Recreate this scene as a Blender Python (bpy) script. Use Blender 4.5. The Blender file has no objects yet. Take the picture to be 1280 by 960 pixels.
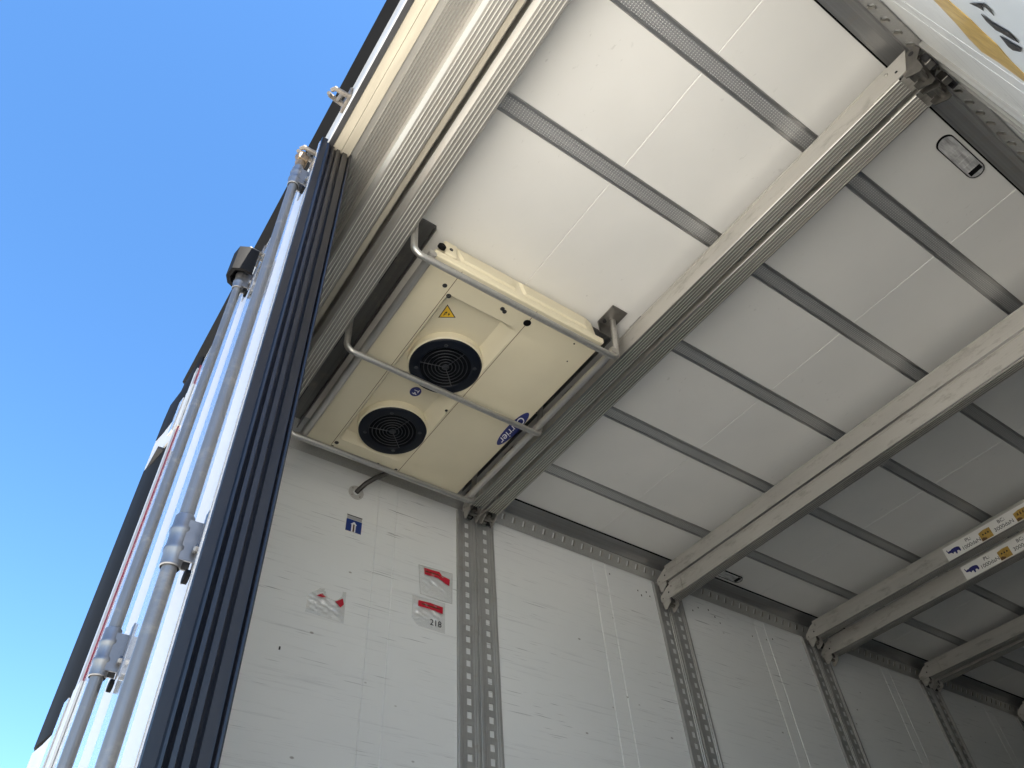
import bpy, bmesh, math, random
from mathutils import Vector, Matrix
random.seed(7)
R = math.radians
S = bpy.context.scene
C = S.collection

# ------------------------------------------------------------------ camera
cam_d = bpy.data.cameras.new('camera'); cam = bpy.data.objects.new('camera', cam_d); C.objects.link(cam)
cam_d.sensor_width = 36.0; cam_d.lens = 26.28; cam_d.clip_start = 0.02; cam_d.clip_end = 2000
right = Vector((.57023734, .81945402, -.05765833)); down = Vector((-.62399585, .38643391, -.67918923)); fwd = Vector((-.53428321, .42327762, .73169495))
m = Matrix.Identity(4)
for i in range(3):
    m[i][0] = right[i]; m[i][1] = -down[i]; m[i][2] = -fwd[i]
m[0][3], m[1][3], m[2][3] = 2.323, 0.0, 0.428
cam.matrix_world = m
S.camera = cam

# ------------------------------------------------------------------ light
SUN_EL, SUN_AZ = 50.0, 82.0        # azimuth clockwise from +y
S.view_settings.view_transform = 'Standard'; S.view_settings.look = 'None'
S.view_settings.gamma = 1.0; S.view_settings.use_curve_mapping = False
S.view_settings.exposure = 2.8
world = bpy.data.worlds.new('World'); S.world = world; world.use_nodes = True
wn = world.node_tree; bg = wn.nodes['Background']
sky = wn.nodes.new('ShaderNodeTexSky'); sky.sky_type = 'NISHITA'; sky.sun_disc = False
sky.sun_elevation = R(SUN_EL); sky.sun_rotation = R(SUN_AZ); sky.air_density = 1.0; sky.dust_density = 0.3; sky.ozone_density = 2.0
hs = wn.nodes.new('ShaderNodeHueSaturation'); hs.inputs['Saturation'].default_value = 1.22
wn.links.new(sky.outputs['Color'], hs.inputs['Color']); wn.links.new(hs.outputs['Color'], bg.inputs['Color']); bg.inputs['Strength'].default_value = 0.06
sd = bpy.data.lights.new('sun', 'SUN'); sd.energy = 5.0; sd.angle = R(0.5); sd.color = (1.0, .94, .84)
sun = bpy.data.objects.new('sun', sd); C.objects.link(sun)
dirv = Vector((math.sin(R(SUN_AZ)) * math.cos(R(SUN_EL)), math.cos(R(SUN_AZ)) * math.cos(R(SUN_EL)), math.sin(R(SUN_EL))))
sun.rotation_euler = dirv.to_track_quat('Z', 'Y').to_euler()
sun.location = (6, 2, 10)
S.cycles.max_bounces = 16; S.cycles.diffuse_bounces = 10; S.cycles.glossy_bounces = 6
S.cycles.transparent_max_bounces = 12
S.cycles.use_denoising = True

# ------------------------------------------------------------------ materials
MATS = {}
def nodes(name):
    mt = bpy.data.materials.new(name); mt.use_nodes = True
    nt = mt.node_tree; b = nt.nodes['Principled BSDF']
    MATS[name] = mt
    return mt, nt, b
def N(nt, t, **kw):
    n = nt.nodes.new(t)
    for k, v in kw.items(): setattr(n, k, v)
    return n
def coords(nt, scale, rot=(0, 0, 0)):
    g = N(nt, 'ShaderNodeNewGeometry'); mp = N(nt, 'ShaderNodeMapping')
    mp.inputs['Scale'].default_value = scale; mp.inputs['Rotation'].default_value = rot
    nt.links.new(g.outputs['Position'], mp.inputs['Vector']); return mp.outputs['Vector']
def noise(nt, vec, sc=1.0, det=4.0, rough=.55):
    n = N(nt, 'ShaderNodeTexNoise'); n.inputs['Scale'].default_value = sc; n.inputs['Detail'].default_value = det; n.inputs['Roughness'].default_value = rough
    nt.links.new(vec, n.inputs['Vector']); return n.outputs['Fac']
def ramp(nt, fac, stops):
    r = N(nt, 'ShaderNodeValToRGB'); e = r.color_ramp.elements
    while len(e) < len(stops): e.new(.5)
    for i, (p, c) in enumerate(stops):
        e[i].position = p; e[i].color = (*c, 1) if len(c) == 3 else c
    nt.links.new(fac, r.inputs['Fac']); return r.outputs['Color']
def mixc(nt, fac, a, b, mode='MIX'):
    mx = N(nt, 'ShaderNodeMix'); mx.data_type = 'RGBA'; mx.blend_type = mode
    for s, v in ((0, fac), (6, a), (7, b)):
        if hasattr(v, 'is_linked') or hasattr(v, 'links'): nt.links.new(v, mx.inputs[s])
        else: mx.inputs[s].default_value = v if s == 0 else ((*v, 1) if len(v) == 3 else v)
    return mx.outputs[2]
def bump(nt, b, h, strength=.3, dist=.002):
    bn = N(nt, 'ShaderNodeBump'); bn.inputs['Strength'].default_value = strength; bn.inputs['Distance'].default_value = dist
    nt.links.new(h, bn.inputs['Height']); nt.links.new(bn.outputs['Normal'], b.inputs['Normal'])
def simple(name, col, rough=.5, metal=0., vary=.12, vs=(6, 6, 6), bmp=0., coat=0., spec=.5):
    mt, nt, b = nodes(name)
    f = noise(nt, coords(nt, vs), 1.0, 6)
    lo = tuple(c * (1 - vary) for c in col); hi = tuple(min(1, c * (1 + vary)) for c in col)
    nt.links.new(ramp(nt, f, [(.3, lo), (.7, hi)]), b.inputs['Base Color'])
    r = N(nt, 'ShaderNodeMapRange'); r.inputs['To Min'].default_value = max(0, rough - .08); r.inputs['To Max'].default_value = rough + .1
    nt.links.new(f, r.inputs['Value']); nt.links.new(r.outputs[0], b.inputs['Roughness'])
    b.inputs['Metallic'].default_value = metal; b.inputs['Coat Weight'].default_value = coat; b.inputs['Specular IOR Level'].default_value = spec
    if bmp: bump(nt, b, noise(nt, coords(nt, (150, 150, 150)), 1, 3), bmp, .001)
    return mt

def brushed(name, col, rough, axis, metal=1.0, stain=(.35, .3, .24), stain_amt=.35, streak=.12):
    """rolled / extruded metal: streaks along one axis plus blotchy stains"""
    mt, nt, b = nodes(name)
    sc = [260, 260, 260]; sc['xyz'.index(axis)] = .7
    st = noise(nt, coords(nt, sc), 1.0, 1)
    bl = noise(nt, coords(nt, (9, 14, 26)), 1.0, 8, .7)
    big = noise(nt, coords(nt, (1.7, 2.5, 5)), 1.0, 3)
    c = ramp(nt, st, [(.25, tuple(v * (1 - streak) for v in col)), (.75, tuple(min(1, v * (1 + streak)) for v in col))])
    c = mixc(nt, ramp(nt, big, [(.3, (0, 0, 0)), (.75, (.6, .6, .6))]), c, tuple(v * .78 for v in col))
    c = mixc(nt, ramp(nt, bl, [(.54, (0, 0, 0)), (.70, (stain_amt,) * 3)]), c, stain)
    nt.links.new(c, b.inputs['Base Color'])
    r = N(nt, 'ShaderNodeMapRange'); r.inputs['To Min'].default_value = rough - .06; r.inputs['To Max'].default_value = rough + .10
    nt.links.new(bl, r.inputs['Value']); nt.links.new(r.outputs[0], b.inputs['Roughness'])
    b.inputs['Metallic'].default_value = metal
    return mt
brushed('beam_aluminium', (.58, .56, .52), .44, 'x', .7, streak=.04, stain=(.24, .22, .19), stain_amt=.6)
brushed('shaded_underside', (.34, .335, .32), .30, 'x', .95, streak=.03)  # beam metal darkened: the underside's shade and dim reflection put into the colour
brushed('rib_edge', (.80, .78, .72), .4, 'x', .4, streak=.02)  # rib tips: worn polish, with their highlight lines painted in as pale colour
brushed('rib_aluminium', (.35, .34, .315), .46, 'x', .7, streak=.03)
brushed('cove_metal', (.34, .34, .34), .42, 'y', .8)
brushed('track_steel', (.44, .44, .43), .48, 'z', .6)
brushed('tube_steel', (.50, .485, .46), .36, 'x', .85, stain_amt=.15)
brushed('rod_steel', (.155, .155, .155), .36, 'z', .6, stain=(.40, .35, .27), stain_amt=.3)
simple('bracket_steel', (.20, .19, .175), .42, .85, .3, (20, 20, 20), .2)
brushed('channel_steel', (.16, .16, .16), .45, 'x', .7)
simple('dark_metal', (.03, .03, .032), .5, .3, .3)
simple('rubber', (.0035, .0035, .004), .75, 0, .3, (8, 8, 3), .1, spec=.12)
simple('seal_rubber', (.004, .0045, .007), .3, 0, .3, (20, 20, 1.5), .04, spec=.42)
simple('weathered_alu', (.36, .33, .265), .5, .35, .18, (3, 30, 30), .2)
simple('gloss_white', (.40, .40, .40), .14, 0, .05, (3, 3, 2), coat=1.0, spec=.8)
simple('red_plastic', (.50, .008, .03), .3)
simple('dark_red', (.16, .004, .012), .4)
simple('keeper_steel', (.13, .115, .10), .5, .3, .35, (50, 50, 50))
simple('clamp_steel', (.17, .172, .18), .34, .75, .12, (30, 30, 30))
simple('cream_plastic', (.66, .60, .44), .38, 0, .05, (3, 3, 3), .06)
simple('fan_black', (.004, .006, .012), .45, spec=.25)
simple('grille', (.022, .024, .03), .45)
simple('fan_matte', (.004, .005, .007), .8, spec=.1)
simple('logo_blue', (.008, .014, .13), .3)
simple('white_ink', (.75, .75, .78), .5, vary=.03)
simple('label_white', (.72, .71, .68), .4, vary=.05)
simple('yellow', (.72, .45, .03), .4, vary=.08)
simple('black_ink', (.012, .012, .014), .5)
simple('navy_ink', (.01, .012, .12), .5)
simple('arrow_blue', (.01, .035, .20), .35)
simple('grey_print', (.36, .36, .36), .5)
simple('ochre', (.40, .25, .05), .45, vary=.25, vs=(60, 60, 60))
simple('brown_print', (.10, .05, .02), .5)
simple('bolt_zinc', (.40, .385, .35), .35, .8)
simple('rust_brass', (.12, .085, .05), .5, .4, .4, (60, 60, 60))
simple('hinge_white', (.42, .415, .40), .4, .2, .08, (12, 12, 12))
simple('flange_grey', (.45, .44, .42), .35)
simple('hose', (.055, .05, .045), .45)
simple('floor_grey', (.36, .345, .315), .6, 0, .2, (1, 3, 3), .1)
simple('concrete', (.54, .515, .465), .9, 0, .12, (1.3, 1.3, 1.3), .2)
simple('lamp_lens', (.50, .50, .50), .18, .2, .45, (90, 14, 10), .4)
simple('board_white', (.66, .70, .72), .35, 0, .05)

# interior wall skin: white board, scuffs drawn out along the trailer
mt, nt, b = nodes('wall_skin')
big = noise(nt, coords(nt, (1, .6, 1.1)), 1.6, 4)
c = ramp(nt, big, [(.3, (.71, .725, .725)), (.7, (.775, .785, .78))])
grain = noise(nt, coords(nt, (1, 2.2, 75), (R(3), 0, 0)), 1.0, 5, .7)
c = mixc(nt, ramp(nt, grain, [(.56, (0, 0, 0)), (.72, (.42, .42, .42))]), c, (.40, .41, .42))
scr = noise(nt, coords(nt, (1, 4.5, 190), (R(8), 0, 0)), 1.0, 2, .5)
msk = noise(nt, coords(nt, (1, 2.1, 5.0)), 1.0, 3)
mm = N(nt, 'ShaderNodeMath', operation='MULTIPLY')
nt.links.new(ramp(nt, scr, [(.655, (0, 0, 0)), (.70, (.9, .9, .9))]), mm.inputs[0]); nt.links.new(ramp(nt, msk, [(.44, (0, 0, 0)), (.58, (.85, .85, .85))]), mm.inputs[1])
c = mixc(nt, mm.outputs[0], c, (.20, .20, .21))
vor = N(nt, 'ShaderNodeTexVoronoi'); vor.inputs['Scale'].default_value = 1.0; nt.links.new(coords(nt, (1, 6, 11), (R(20), 0, 0)), vor.inputs['Vector'])
nt.links.new(mixc(nt, ramp(nt, vor.outputs['Distance'], [(.03, (.7, .7, .7)), (.055, (0, 0, 0))]), c, (.18, .16, .14)), b.inputs['Base Color'])
b.inputs['Roughness'].default_value = .36
bump(nt, b, grain, .25, .0015)

# ceiling skin
mt, nt, b = nodes('ceiling_skin')
f = noise(nt, coords(nt, (1.2, 1.2, 1)), 1.5, 4)
c = ramp(nt, f, [(.3, (.63, .625, .605)), (.7, (.70, .69, .665))])
g2 = noise(nt, coords(nt, (26, 60, 1), (0, 0, R(30))), 1.0, 3, .6)
m2 = noise(nt, coords(nt, (3.1, 3.3, 1)), 1.0, 2)
mm = N(nt, 'ShaderNodeMath', operation='MULTIPLY')
nt.links.new(ramp(nt, g2, [(.66, (0, 0, 0)), (.72, (1, 1, 1))]), mm.inputs[0]); nt.links.new(ramp(nt, m2, [(.52, (0, 0, 0)), (.66, (.5, .5, .5))]), mm.inputs[1])
nt.links.new(mixc(nt, mm.outputs[0], c, (.45, .44, .42)), b.inputs['Base Color'])
b.inputs['Roughness'].default_value = .33
bump(nt, b, noise(nt, coords(nt, (5, 5, 1)), 1.0, 2), .12, .004)

# embossed metal ceiling strip: raised pips on a 9 mm grid
mt, nt, b = nodes('embossed_strip')
g = N(nt, 'ShaderNodeNewGeometry'); sx = N(nt, 'ShaderNodeSeparateXYZ'); nt.links.new(g.outputs['Position'], sx.inputs[0])
def M(op, a, bb=None):
    n = N(nt, 'ShaderNodeMath', operation=op)
    for i, v in enumerate((a, bb)):
        if v is None: continue
        if isinstance(v, (int, float)): n.inputs[i].default_value = v
        else: nt.links.new(v, n.inputs[i])
    return n.outputs[0]
fx = M('ABSOLUTE', M('SUBTRACT', M('FRACT', M('MULTIPLY', sx.outputs[0], 1 / .0066)), .5))
fy = M('ABSOLUTE', M('SUBTRACT', M('FRACT', M('MULTIPLY', sx.outputs[1], 1 / .0095)), .5))
dd = M('SQRT', M('ADD', M('MULTIPLY', fx, fx), M('MULTIPLY', M('MULTIPLY', fy, fy), 2.0)))
pip = ramp(nt, dd, [(.12, (1, 1, 1)), (.34, (0, 0, 0))])
st = noise(nt, coords(nt, (120, 2, 1)), 1, 3)
base = ramp(nt, st, [(.3, (.33, .335, .34)), (.7, (.42, .42, .42))])
nt.links.new(mixc(nt, pip, base, (.78, .78, .76)), b.inputs['Base Color'])  # pips are the same metal, lightened to paint in the light they catch
b.inputs['Metallic'].default_value = .6; b.inputs['Roughness'].default_value = .4
bump(nt, b, pip, .6, .002)
brushed('strip_border', (.36, .36, .36), .38, 'y', .85)

# thin clear plastic of the document pouches
mt, nt, b = nodes('clear_plastic')
out = nt.nodes['Material Output']
tr = N(nt, 'ShaderNodeBsdfTransparent'); tr.inputs[0].default_value = (.99, .99, .99, 1)
gl = N(nt, 'ShaderNodeBsdfGlossy'); gl.inputs['Roughness'].default_value = .12; gl.inputs[0].default_value = (.8, .8, .8, 1)
df = N(nt, 'ShaderNodeBsdfDiffuse'); df.inputs[0].default_value = (.85, .85, .85, 1)
fr = N(nt, 'ShaderNodeFresnel'); fr.inputs[0].default_value = 1.6
m1 = N(nt, 'ShaderNodeMixShader'); m2_ = N(nt, 'ShaderNodeMixShader'); m1.inputs[0].default_value = .16
nt.links.new(tr.outputs[0], m1.inputs[1]); nt.links.new(df.outputs[0], m1.inputs[2])
m2_.inputs[0].default_value = .13; nt.links.new(m1.outputs[0], m2_.inputs[1]); nt.links.new(gl.outputs[0], m2_.inputs[2])
nt.links.new(m2_.outputs[0], out.inputs['Surface'])
bn = N(nt, 'ShaderNodeBump'); bn.inputs['Strength'].default_value = .9; bn.inputs['Distance'].default_value = .01
nt.links.new(noise(nt, coords(nt, (30, 40, 22), (R(35), 0, 0)), 1, 2), bn.inputs['Height']); nt.links.new(bn.outputs[0], gl.inputs['Normal']); nt.links.new(bn.outputs[0], df.inputs['Normal'])

# creased brown packing tape
mt, nt, b = nodes('packing_tape')
f = noise(nt, coords(nt, (10, 60, 25), (R(20), 0, 0)), 1, 4)
nt.links.new(ramp(nt, f, [(.3, (.42, .25, .05)), (.6, (.62, .42, .12)), (.8, (.75, .60, .28))]), b.inputs['Base Color'])
b.inputs['Roughness'].default_value = .3; bump(nt, b, f, .6, .004)

MATS['gloss_white'].node_tree.nodes['Principled BSDF'].inputs['Coat Roughness'].default_value = .12
# ------------------------------------------------------------------ mesh helpers
class MB:
    def __init__(s): s.bm = bmesh.new()
    def face(s, pts):
        return s.bm.faces.new([s.bm.verts.new(p) for p in pts])
    def box(s, a, b, bev=0):
        vs = [s.bm.verts.new((x, y, z)) for x in (a[0], b[0]) for y in (a[1], b[1]) for z in (a[2], b[2])]
        fs = [s.bm.faces.new([vs[i] for i in q]) for q in ((0, 1, 3, 2), (4, 6, 7, 5), (0, 4, 5, 1), (2, 3, 7, 6), (0, 2, 6, 4), (1, 5, 7, 3))]
        if bev:
            es = list({e for f in fs for e in f.edges})
            bmesh.ops.bevel(s.bm, geom=es, offset=bev, segments=3, affect='EDGES', profile=.5)
        return s
    def ext(s, pts, axis, a, b, closed=True):
        """2D profile swept along an axis.  x:(y,z)  y:(x,z)  z:(x,y)"""
        def P(p, t): return {'x': (t, p[0], p[1]), 'y': (p[0], t, p[1]), 'z': (p[0], p[1], t)}[axis]
        A = [s.bm.verts.new(P(p, a)) for p in pts]; B = [s.bm.verts.new(P(p, b)) for p in pts]
        n = len(pts)
        for i in range(n if closed else n - 1):
            j = (i + 1) % n
            s.bm.faces.new((A[i], A[j], B[j], B[i]))
        if closed:
            s.bm.faces.new(A[::-1]); s.bm.faces.new(B)
        return s
    def tube(s, path, r, seg=14, cap=True):
        path = [Vector(p) for p in path]; rings = []
        t0 = (path[1] - path[0]).normalized(); up = Vector((0, 0, 1)) if abs(t0.z) < .9 else Vector((1, 0, 0))
        nrm = t0.cross(up).normalized()
        for i, p in enumerate(path):
            if i == 0: t = path[1] - path[0]
            elif i == len(path) - 1: t = path[-1] - path[-2]
            else: t = (path[i + 1] - p).normalized() + (p - path[i - 1]).normalized()
            t.normalize(); nrm = (nrm - t * nrm.dot(t)).normalized(); bi = t.cross(nrm)
            rr = r[i] if isinstance(r, (list, tuple)) else r
            rings.append([s.bm.verts.new(p + (nrm * math.cos(k * 2 * math.pi / seg) + bi * math.sin(k * 2 * math.pi / seg)) * rr) for k in range(seg)])
        for a, b in zip(rings, rings[1:]):
            for k in range(seg): s.bm.faces.new((a[k], a[(k + 1) % seg], b[(k + 1) % seg], b[k]))
        if cap: s.bm.faces.new(rings[0][::-1]); s.bm.faces.new(rings[-1])
        return s
    def lathe(s, prof, c, axis='z', seg=48, sx=1.0, sy=1.0, closed=True):
        """prof: (radius, height) pairs, swept round c; radius 0 becomes a pole"""
        rings = []
        def P(r, h, a):
            u, v = r * math.cos(a) * sx, r * math.sin(a) * sy
            return {'z': (c[0] + u, c[1] + v, c[2] + h), 'x': (c[0] + h, c[1] + u, c[2] + v), 'y': (c[0] + u, c[1] + h, c[2] + v)}[axis]
        for r, h in prof:
            if r == 0: rings.append([s.bm.verts.new(P(0, h, 0))])
            else: rings.append([s.bm.verts.new(P(r, h, k * 2 * math.pi / seg)) for k in range(seg)])
        for a, b in zip(rings, rings[1:]):
            for k in range(seg):
                k2 = (k + 1) % seg
                if len(a) == 1 and len(b) == 1: continue
                if len(a) == 1: s.bm.faces.new((a[0], b[k2], b[k]))
                elif len(b) == 1: s.bm.faces.new((a[k], a[k2], b[0]))
                else: s.bm.faces.new((a[k], a[k2], b[k2], b[k]))
        return s
    def bolt(s, c, axis, r=.006, h=.005):
        return s.lathe([(r, 0), (r, h * .6), (r * .75, h), (0, h)], c, axis, 10)
    def build(s, name, mat, parent=None, smooth=35, mat2=None):
        if smooth: bmesh.ops.remove_doubles(s.bm, verts=s.bm.verts, dist=1e-5)
        bmesh.ops.recalc_face_normals(s.bm, faces=s.bm.faces)
        me = bpy.data.meshes.new(name); s.bm.to_mesh(me); s.bm.free()
        if smooth:
            for p in me.polygons: p.use_smooth = True
            me.set_sharp_from_angle(angle=R(smooth))
        me.materials.append(MATS[mat])
        if mat2: me.materials.append(MATS[mat2])
        o = bpy.data.objects.new(name, me); C.objects.link(o)
        if parent: o.parent = parent
        return o
def tag(o, label=None, cat=None, group=None, kind=None):
    if label: o['label'] = label
    if cat: o['category'] = cat
    if group: o['group'] = group
    if kind: o['kind'] = kind
    return o
def thing(name, label, cat, group=None, loc=(0, 0, 0)):
    o = bpy.data.objects.new(name, None); C.objects.link(o); o.empty_display_size = .1; o.location = loc
    return tag(o, label, cat, group, 'thing')
def arc(c, r, a0, a1, n, plane):
    """points of an arc, angles in degrees, plane e.g. 'yz'"""
    out = []
    for i in range(n + 1):
        a = R(a0 + (a1 - a0) * i / n); u, v = r * math.cos(a), r * math.sin(a)
        p = list(c); p['xyz'.index(plane[0])] += u; p['xyz'.index(plane[1])] += v; out.append(tuple(p))
    return out
def copy_tree(o, parent=None):
    c = o.copy(); C.objects.link(c)
    if parent: c.parent = parent
    for ch in list(o.children): copy_tree(ch, c)
    return c
def text(name, body, size, origin, xdir, ydir, mat, parent, extrude=.0003, shear=0, align='CENTER', sx=1.0):
    cu = bpy.data.curves.new(name, 'FONT'); cu.body = body; cu.size = size; cu.extrude = extrude; cu.align_x = align; cu.align_y = 'CENTER'; cu.shear = shear
    tmp = bpy.data.objects.new('tmp', cu); C.objects.link(tmp)
    me = bpy.data.meshes.new_from_object(tmp.evaluated_get(bpy.context.evaluated_depsgraph_get()))
    bpy.data.objects.remove(tmp)
    X = Vector(xdir).normalized(); Y = Vector(ydir).normalized(); Z = X.cross(Y)
    mt4 = Matrix((( X.x * sx, Y.x, Z.x, origin[0]), (X.y * sx, Y.y, Z.y, origin[1]), (X.z * sx, Y.z, Z.z, origin[2]), (0, 0, 0, 1)))
    me.transform(mt4); me.materials.clear(); me.materials.append(MATS[mat]); me.name = name
    o = bpy.data.objects.new(name, me); C.objects.link(o); o.parent = parent
    return o

W_, H_, L_ = 2.46, 2.65, 13.4
# ------------------------------------------------------------------ the setting
tag(MB().box((-400, -400, -1.3), (400, 400, -1.2)).build('ground', 'concrete'), kind='structure')
tag(MB().box((0, .30, -.12), (W_, L_, 0)).build('floor', 'floor_grey'), kind='structure')
YS = [1.045 + 1.19 * k for k in range(10)]
# ceiling panel with shallow joints across
prof = [(.30, H_)]
for y in YS: prof += [(y - .0022, H_), (y, H_ + .002), (y + .0022, H_)]
prof += [(L_, H_), (L_, H_ + .09), (.30, H_ + .09)]
tag(MB().ext(prof, 'x', -.06, W_ + .06).build('ceiling', 'ceiling_skin', smooth=0), kind='structure')
# side walls with pairs of shallow grooves
def wall(name, x, s):
    pr = [(x, .30)]
    for k in range(10):
        for d in (0, .086):
            y = 1.07 + 1.181 * k + d
            pr += [(x, y - .003), (x - s * .0045, y), (x, y + .003)]
    pr += [(x, L_), (x - s * .06, L_), (x - s * .06, .30)]
    tag(MB().ext(pr, 'z', -.12, H_ - .001).build(name, 'wall_skin', smooth=0), kind='structure')
wall('wall_left', 0, 1); wall('wall_right', W_, -1)
tag(MB().box((0.002, L_ - .002, .0), (W_ - .002, L_ + .06, H_ - .002)).build('wall_front', 'wall_skin', smooth=0), kind='structure')

# ------------------------------------------------------------------ embossed ceiling strips
xs = [2.067, 1.641, 1.214, .787, .361]
lab = ['embossed grey metal strip on the ceiling nearest the right wall, passing beside the lamp', 'second embossed ceiling strip from the right wall',
       'embossed strip down the middle of the ceiling, ending behind the far side of the evaporator', 'embossed ceiling strip just left of the middle, crossing above the evaporator',
       'embossed grey metal ceiling strip nearest the left wall with the slotted posts']
for x, l, ys in zip(xs, lab, (.56, .56, 1.5, 1.5, 1.5)):
    t = thing('ceiling_strip', l, 'ceiling strip', 'embossed metal strips along the ceiling')
    z = H_
    MB().box((x - .021, ys, z - .0016), (x + .021, L_, z + .001)).build('embossed_band', 'embossed_strip', t, 0)
    for s in (-1, 1):
        a, b_ = x + s * .0212, x + s * .033
        MB().ext([(a, z), (a, z - .004), (b_ - s * .003, z - .004), (b_, z)], 'y', ys, L_).build('border', 'strip_border', t, 0)

# ------------------------------------------------------------------ coves and slotted rails along ceiling
def cove(s, label, ys=.46):
    x0 = 0 if s == 1 else W_
    X = lambda d: x0 + s * d
    t = thing('slotted_cove_rail', label, 'cove rail', 'slotted rails in the ceiling corners')
    pts = []
    for i in range(9):
        a = i / 8
        pts.append((X(.097 - .060 * a), H_ - .003 - .030 * a ** 1.9))
    back = [(X(.030), H_ - .028), (X(.094), H_ - .0015)]
    MB().ext(pts + back, 'y', ys, L_).build('cove', 'cove_metal', t)
    MB().box((min(X(.0975), X(.103)), ys, H_ - .005), (max(X(.0975), X(.103)), L_, H_ + .0)).build('gap_seal', 'rubber', t, 0)
    # rail: inclined plate with slots; local frame u (down the plate), y
    p0 = Vector((X(.037), 0, H_ - .033)); p1 = Vector((X(.004), 0, H_ - .098)); u = (p1 - p0)
    n = Vector((s * abs(u.z), 0, -abs(u.x))).normalized()
    mb = MB()
    def q(y0, y1, a0, a1, off=0.0):
        mb.face([p0 + u * a0 + n * off + Vector((0, y0, 0)), p0 + u * a0 + n * off + Vector((0, y1, 0)), p0 + u * a1 + n * off + Vector((0, y1, 0)), p0 + u * a1 + n * off + Vector((0, y0, 0))])
    q(ys, L_, 0, .26); q(ys, L_, .62, 1)
    y = ys; k = 0
    while y < L_ - .06:
        if y < 8.5:
            q(y, y + .034, .26, .62)
            # slot in the plate y+.034 .. y+.050, its far lip pressed outwards
            q(y + .046, y + .06, .26, .62)
        else: q(y, y + .06, .26, .62)
        y += .06
    q(y, L_, .26, .62)
    # bright punched lips standing at each slot
    y = ys
    while y < 8.5:
        c = p0 + u * .44 + Vector((0, y + .047, 0))
        e1 = u * .19; e2 = Vector((0, .0035, 0)); e3 = n * .006
        vs = [c + a * e1 + bb * e2 + cc * e3 for a in (-1, 1) for bb in (-1, 1) for cc in (-.2, 1)]
        bv = [mb.bm.verts.new(v) for v in vs]
        for f in ((0, 1, 3, 2), (4, 6, 7, 5), (0, 4, 5, 1), (2, 3, 7, 6), (0, 2, 6, 4), (1, 5, 7, 3)): mb.bm.faces.new([bv[i] for i in f]).material_index = 1
        y += .06
    mb.build('slotted_rail', 'track_steel', t, 0, 'bolt_zinc')
    MB().ext([(X(.037), H_ - .033), (X(.042), H_ - .036), (X(.040), H_ - .040), (X(.0345), H_ - .040)], 'y', ys, L_).build('lip', 'cove_metal', t, 0)
    # white insulation board behind the rail, seen through the slots
    MB().ext([(X(.001), H_ - .05), (X(.028), H_ - .034), (X(.0015), H_ - .094)], 'y', ys, L_).build('backing', 'wall_skin', t, 0)
cove(1, 'grey slotted cove rail where the ceiling meets the left wall of slotted posts', 1.66)
t = thing('corner_angle', 'plain dark corner angle along the left wall above the evaporator and cable', 'corner angle')
MB().ext([(0.0005, H_ - .0975), (.035, H_ - .035), (.096, H_ - .003), (.096, H_ - .0005), (.0005, H_ - .0005)], 'y', .31, 1.655).build('angle_profile', 'track_steel', t, 0)
cove(-1, 'grey slotted cove rail in the top right corner beside the oval lamp')

# ------------------------------------------------------------------ slotted wall posts (pairs of tracks)
def track_mesh(ztop, zend=0.0, holes=True):
    """one track, width .0965 along y, standing off x=0; local y from 0"""
    mb = MB()
    A = [(0, 0), (.013, 0), (.0145, .002), (.0145, .015), (.013, .018), (.0075, .021), (.0075, .034)]
    B = [(.0075, .066), (.0075, .072), (.011, .075), (.011, .080), (.0145, .083), (.0145, .093), (.012, .0955), (0, .0965)]
    mb.ext(A, 'z', zend, ztop, closed=False); mb.ext(B, 'z', zend, ztop, closed=False)
    y0, y1, ya, yb = .034, .066, .0395, .0605
    mb.face([(.0075, y0, zend), (.0075, ya, zend), (.0075, ya, ztop), (.0075, y0, ztop)])
    mb.face([(.0075, yb, zend), (.0075, y1, zend), (.0075, y1, ztop), (.0075, yb, ztop)])
    z = ztop - .012; last = ztop
    while z - .05 > zend:
        h0, h1 = z - .026 - .0, z
        mb.face([(.0075, ya, h1), (.0075, yb, h1), (.0075, yb, last), (.0075, ya, last)])
        # folded lips inside the hole give it an edge
        for (a, b_) in (((ya, h0), (yb, h0)), ((ya, h1), (yb, h1)), ((ya, h0), (ya, h1)), ((yb, h0), (yb, h1))):
            mb.face([(.0075, a[0], a[1]), (.0075, b_[0], b_[1]), (.0045, b_[0], b_[1]), (.0045, a[0], a[1])])
        last = h0; z -= .05
    mb.face([(.0075, ya, zend), (.0075, yb, zend), (.0075, yb, last), (.0075, ya, last)])
    return mb
tr_obj = None
post_y = [1.455, 2.655, 3.845, 5.03, 6.22, 7.41]
left_lab = ['pair of slotted grey steel tracks on the left wall below the evaporator corner', 'second pair of slotted wall tracks on the left, under the first two gripped beam ends',
            'third pair of slotted tracks on the left wall, below the beams with load stickers', 'fourth pair of dark slotted tracks on the left wall, deeper inside the trailer',
            'deepest pair of dark slotted tracks on the left wall, at the right edge', 'sixth pair of slotted tracks on the left wall, hidden deep inside']
def post(x, y, s, label, group, ztop):
    t = thing('slotted_post', label, 'wall track', group, (x, y, 0))
    for k in range(2):
        o = track_mesh(ztop).build('track', 'track_steel', t, 0)
        if s == -1:
            o.data.transform(Matrix.Diagonal((-1, 1, 1, 1))); o.data.flip_normals()
        o.location = (0, k * .098, 0)
        # cast hook plate at the head of the track
        hk = MB()
        hk.ext([(s * .016, .030), (s * .034, .030), (s * .034, .036), (s * .022, .036), (s * .022, .064), (s * .034, .064), (s * .034, .070), (s * .016, .070)], 'z', ztop - .040, ztop - .006)
        hk.box((min(s * .0155, s * .032), .0365, ztop - .012), (max(s * .0155, s * .032), .0635, ztop - .006))
        h = hk.build('hook_plate', 'dark_metal', t, 0); h.location = (0, k * .098, 0)
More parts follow.
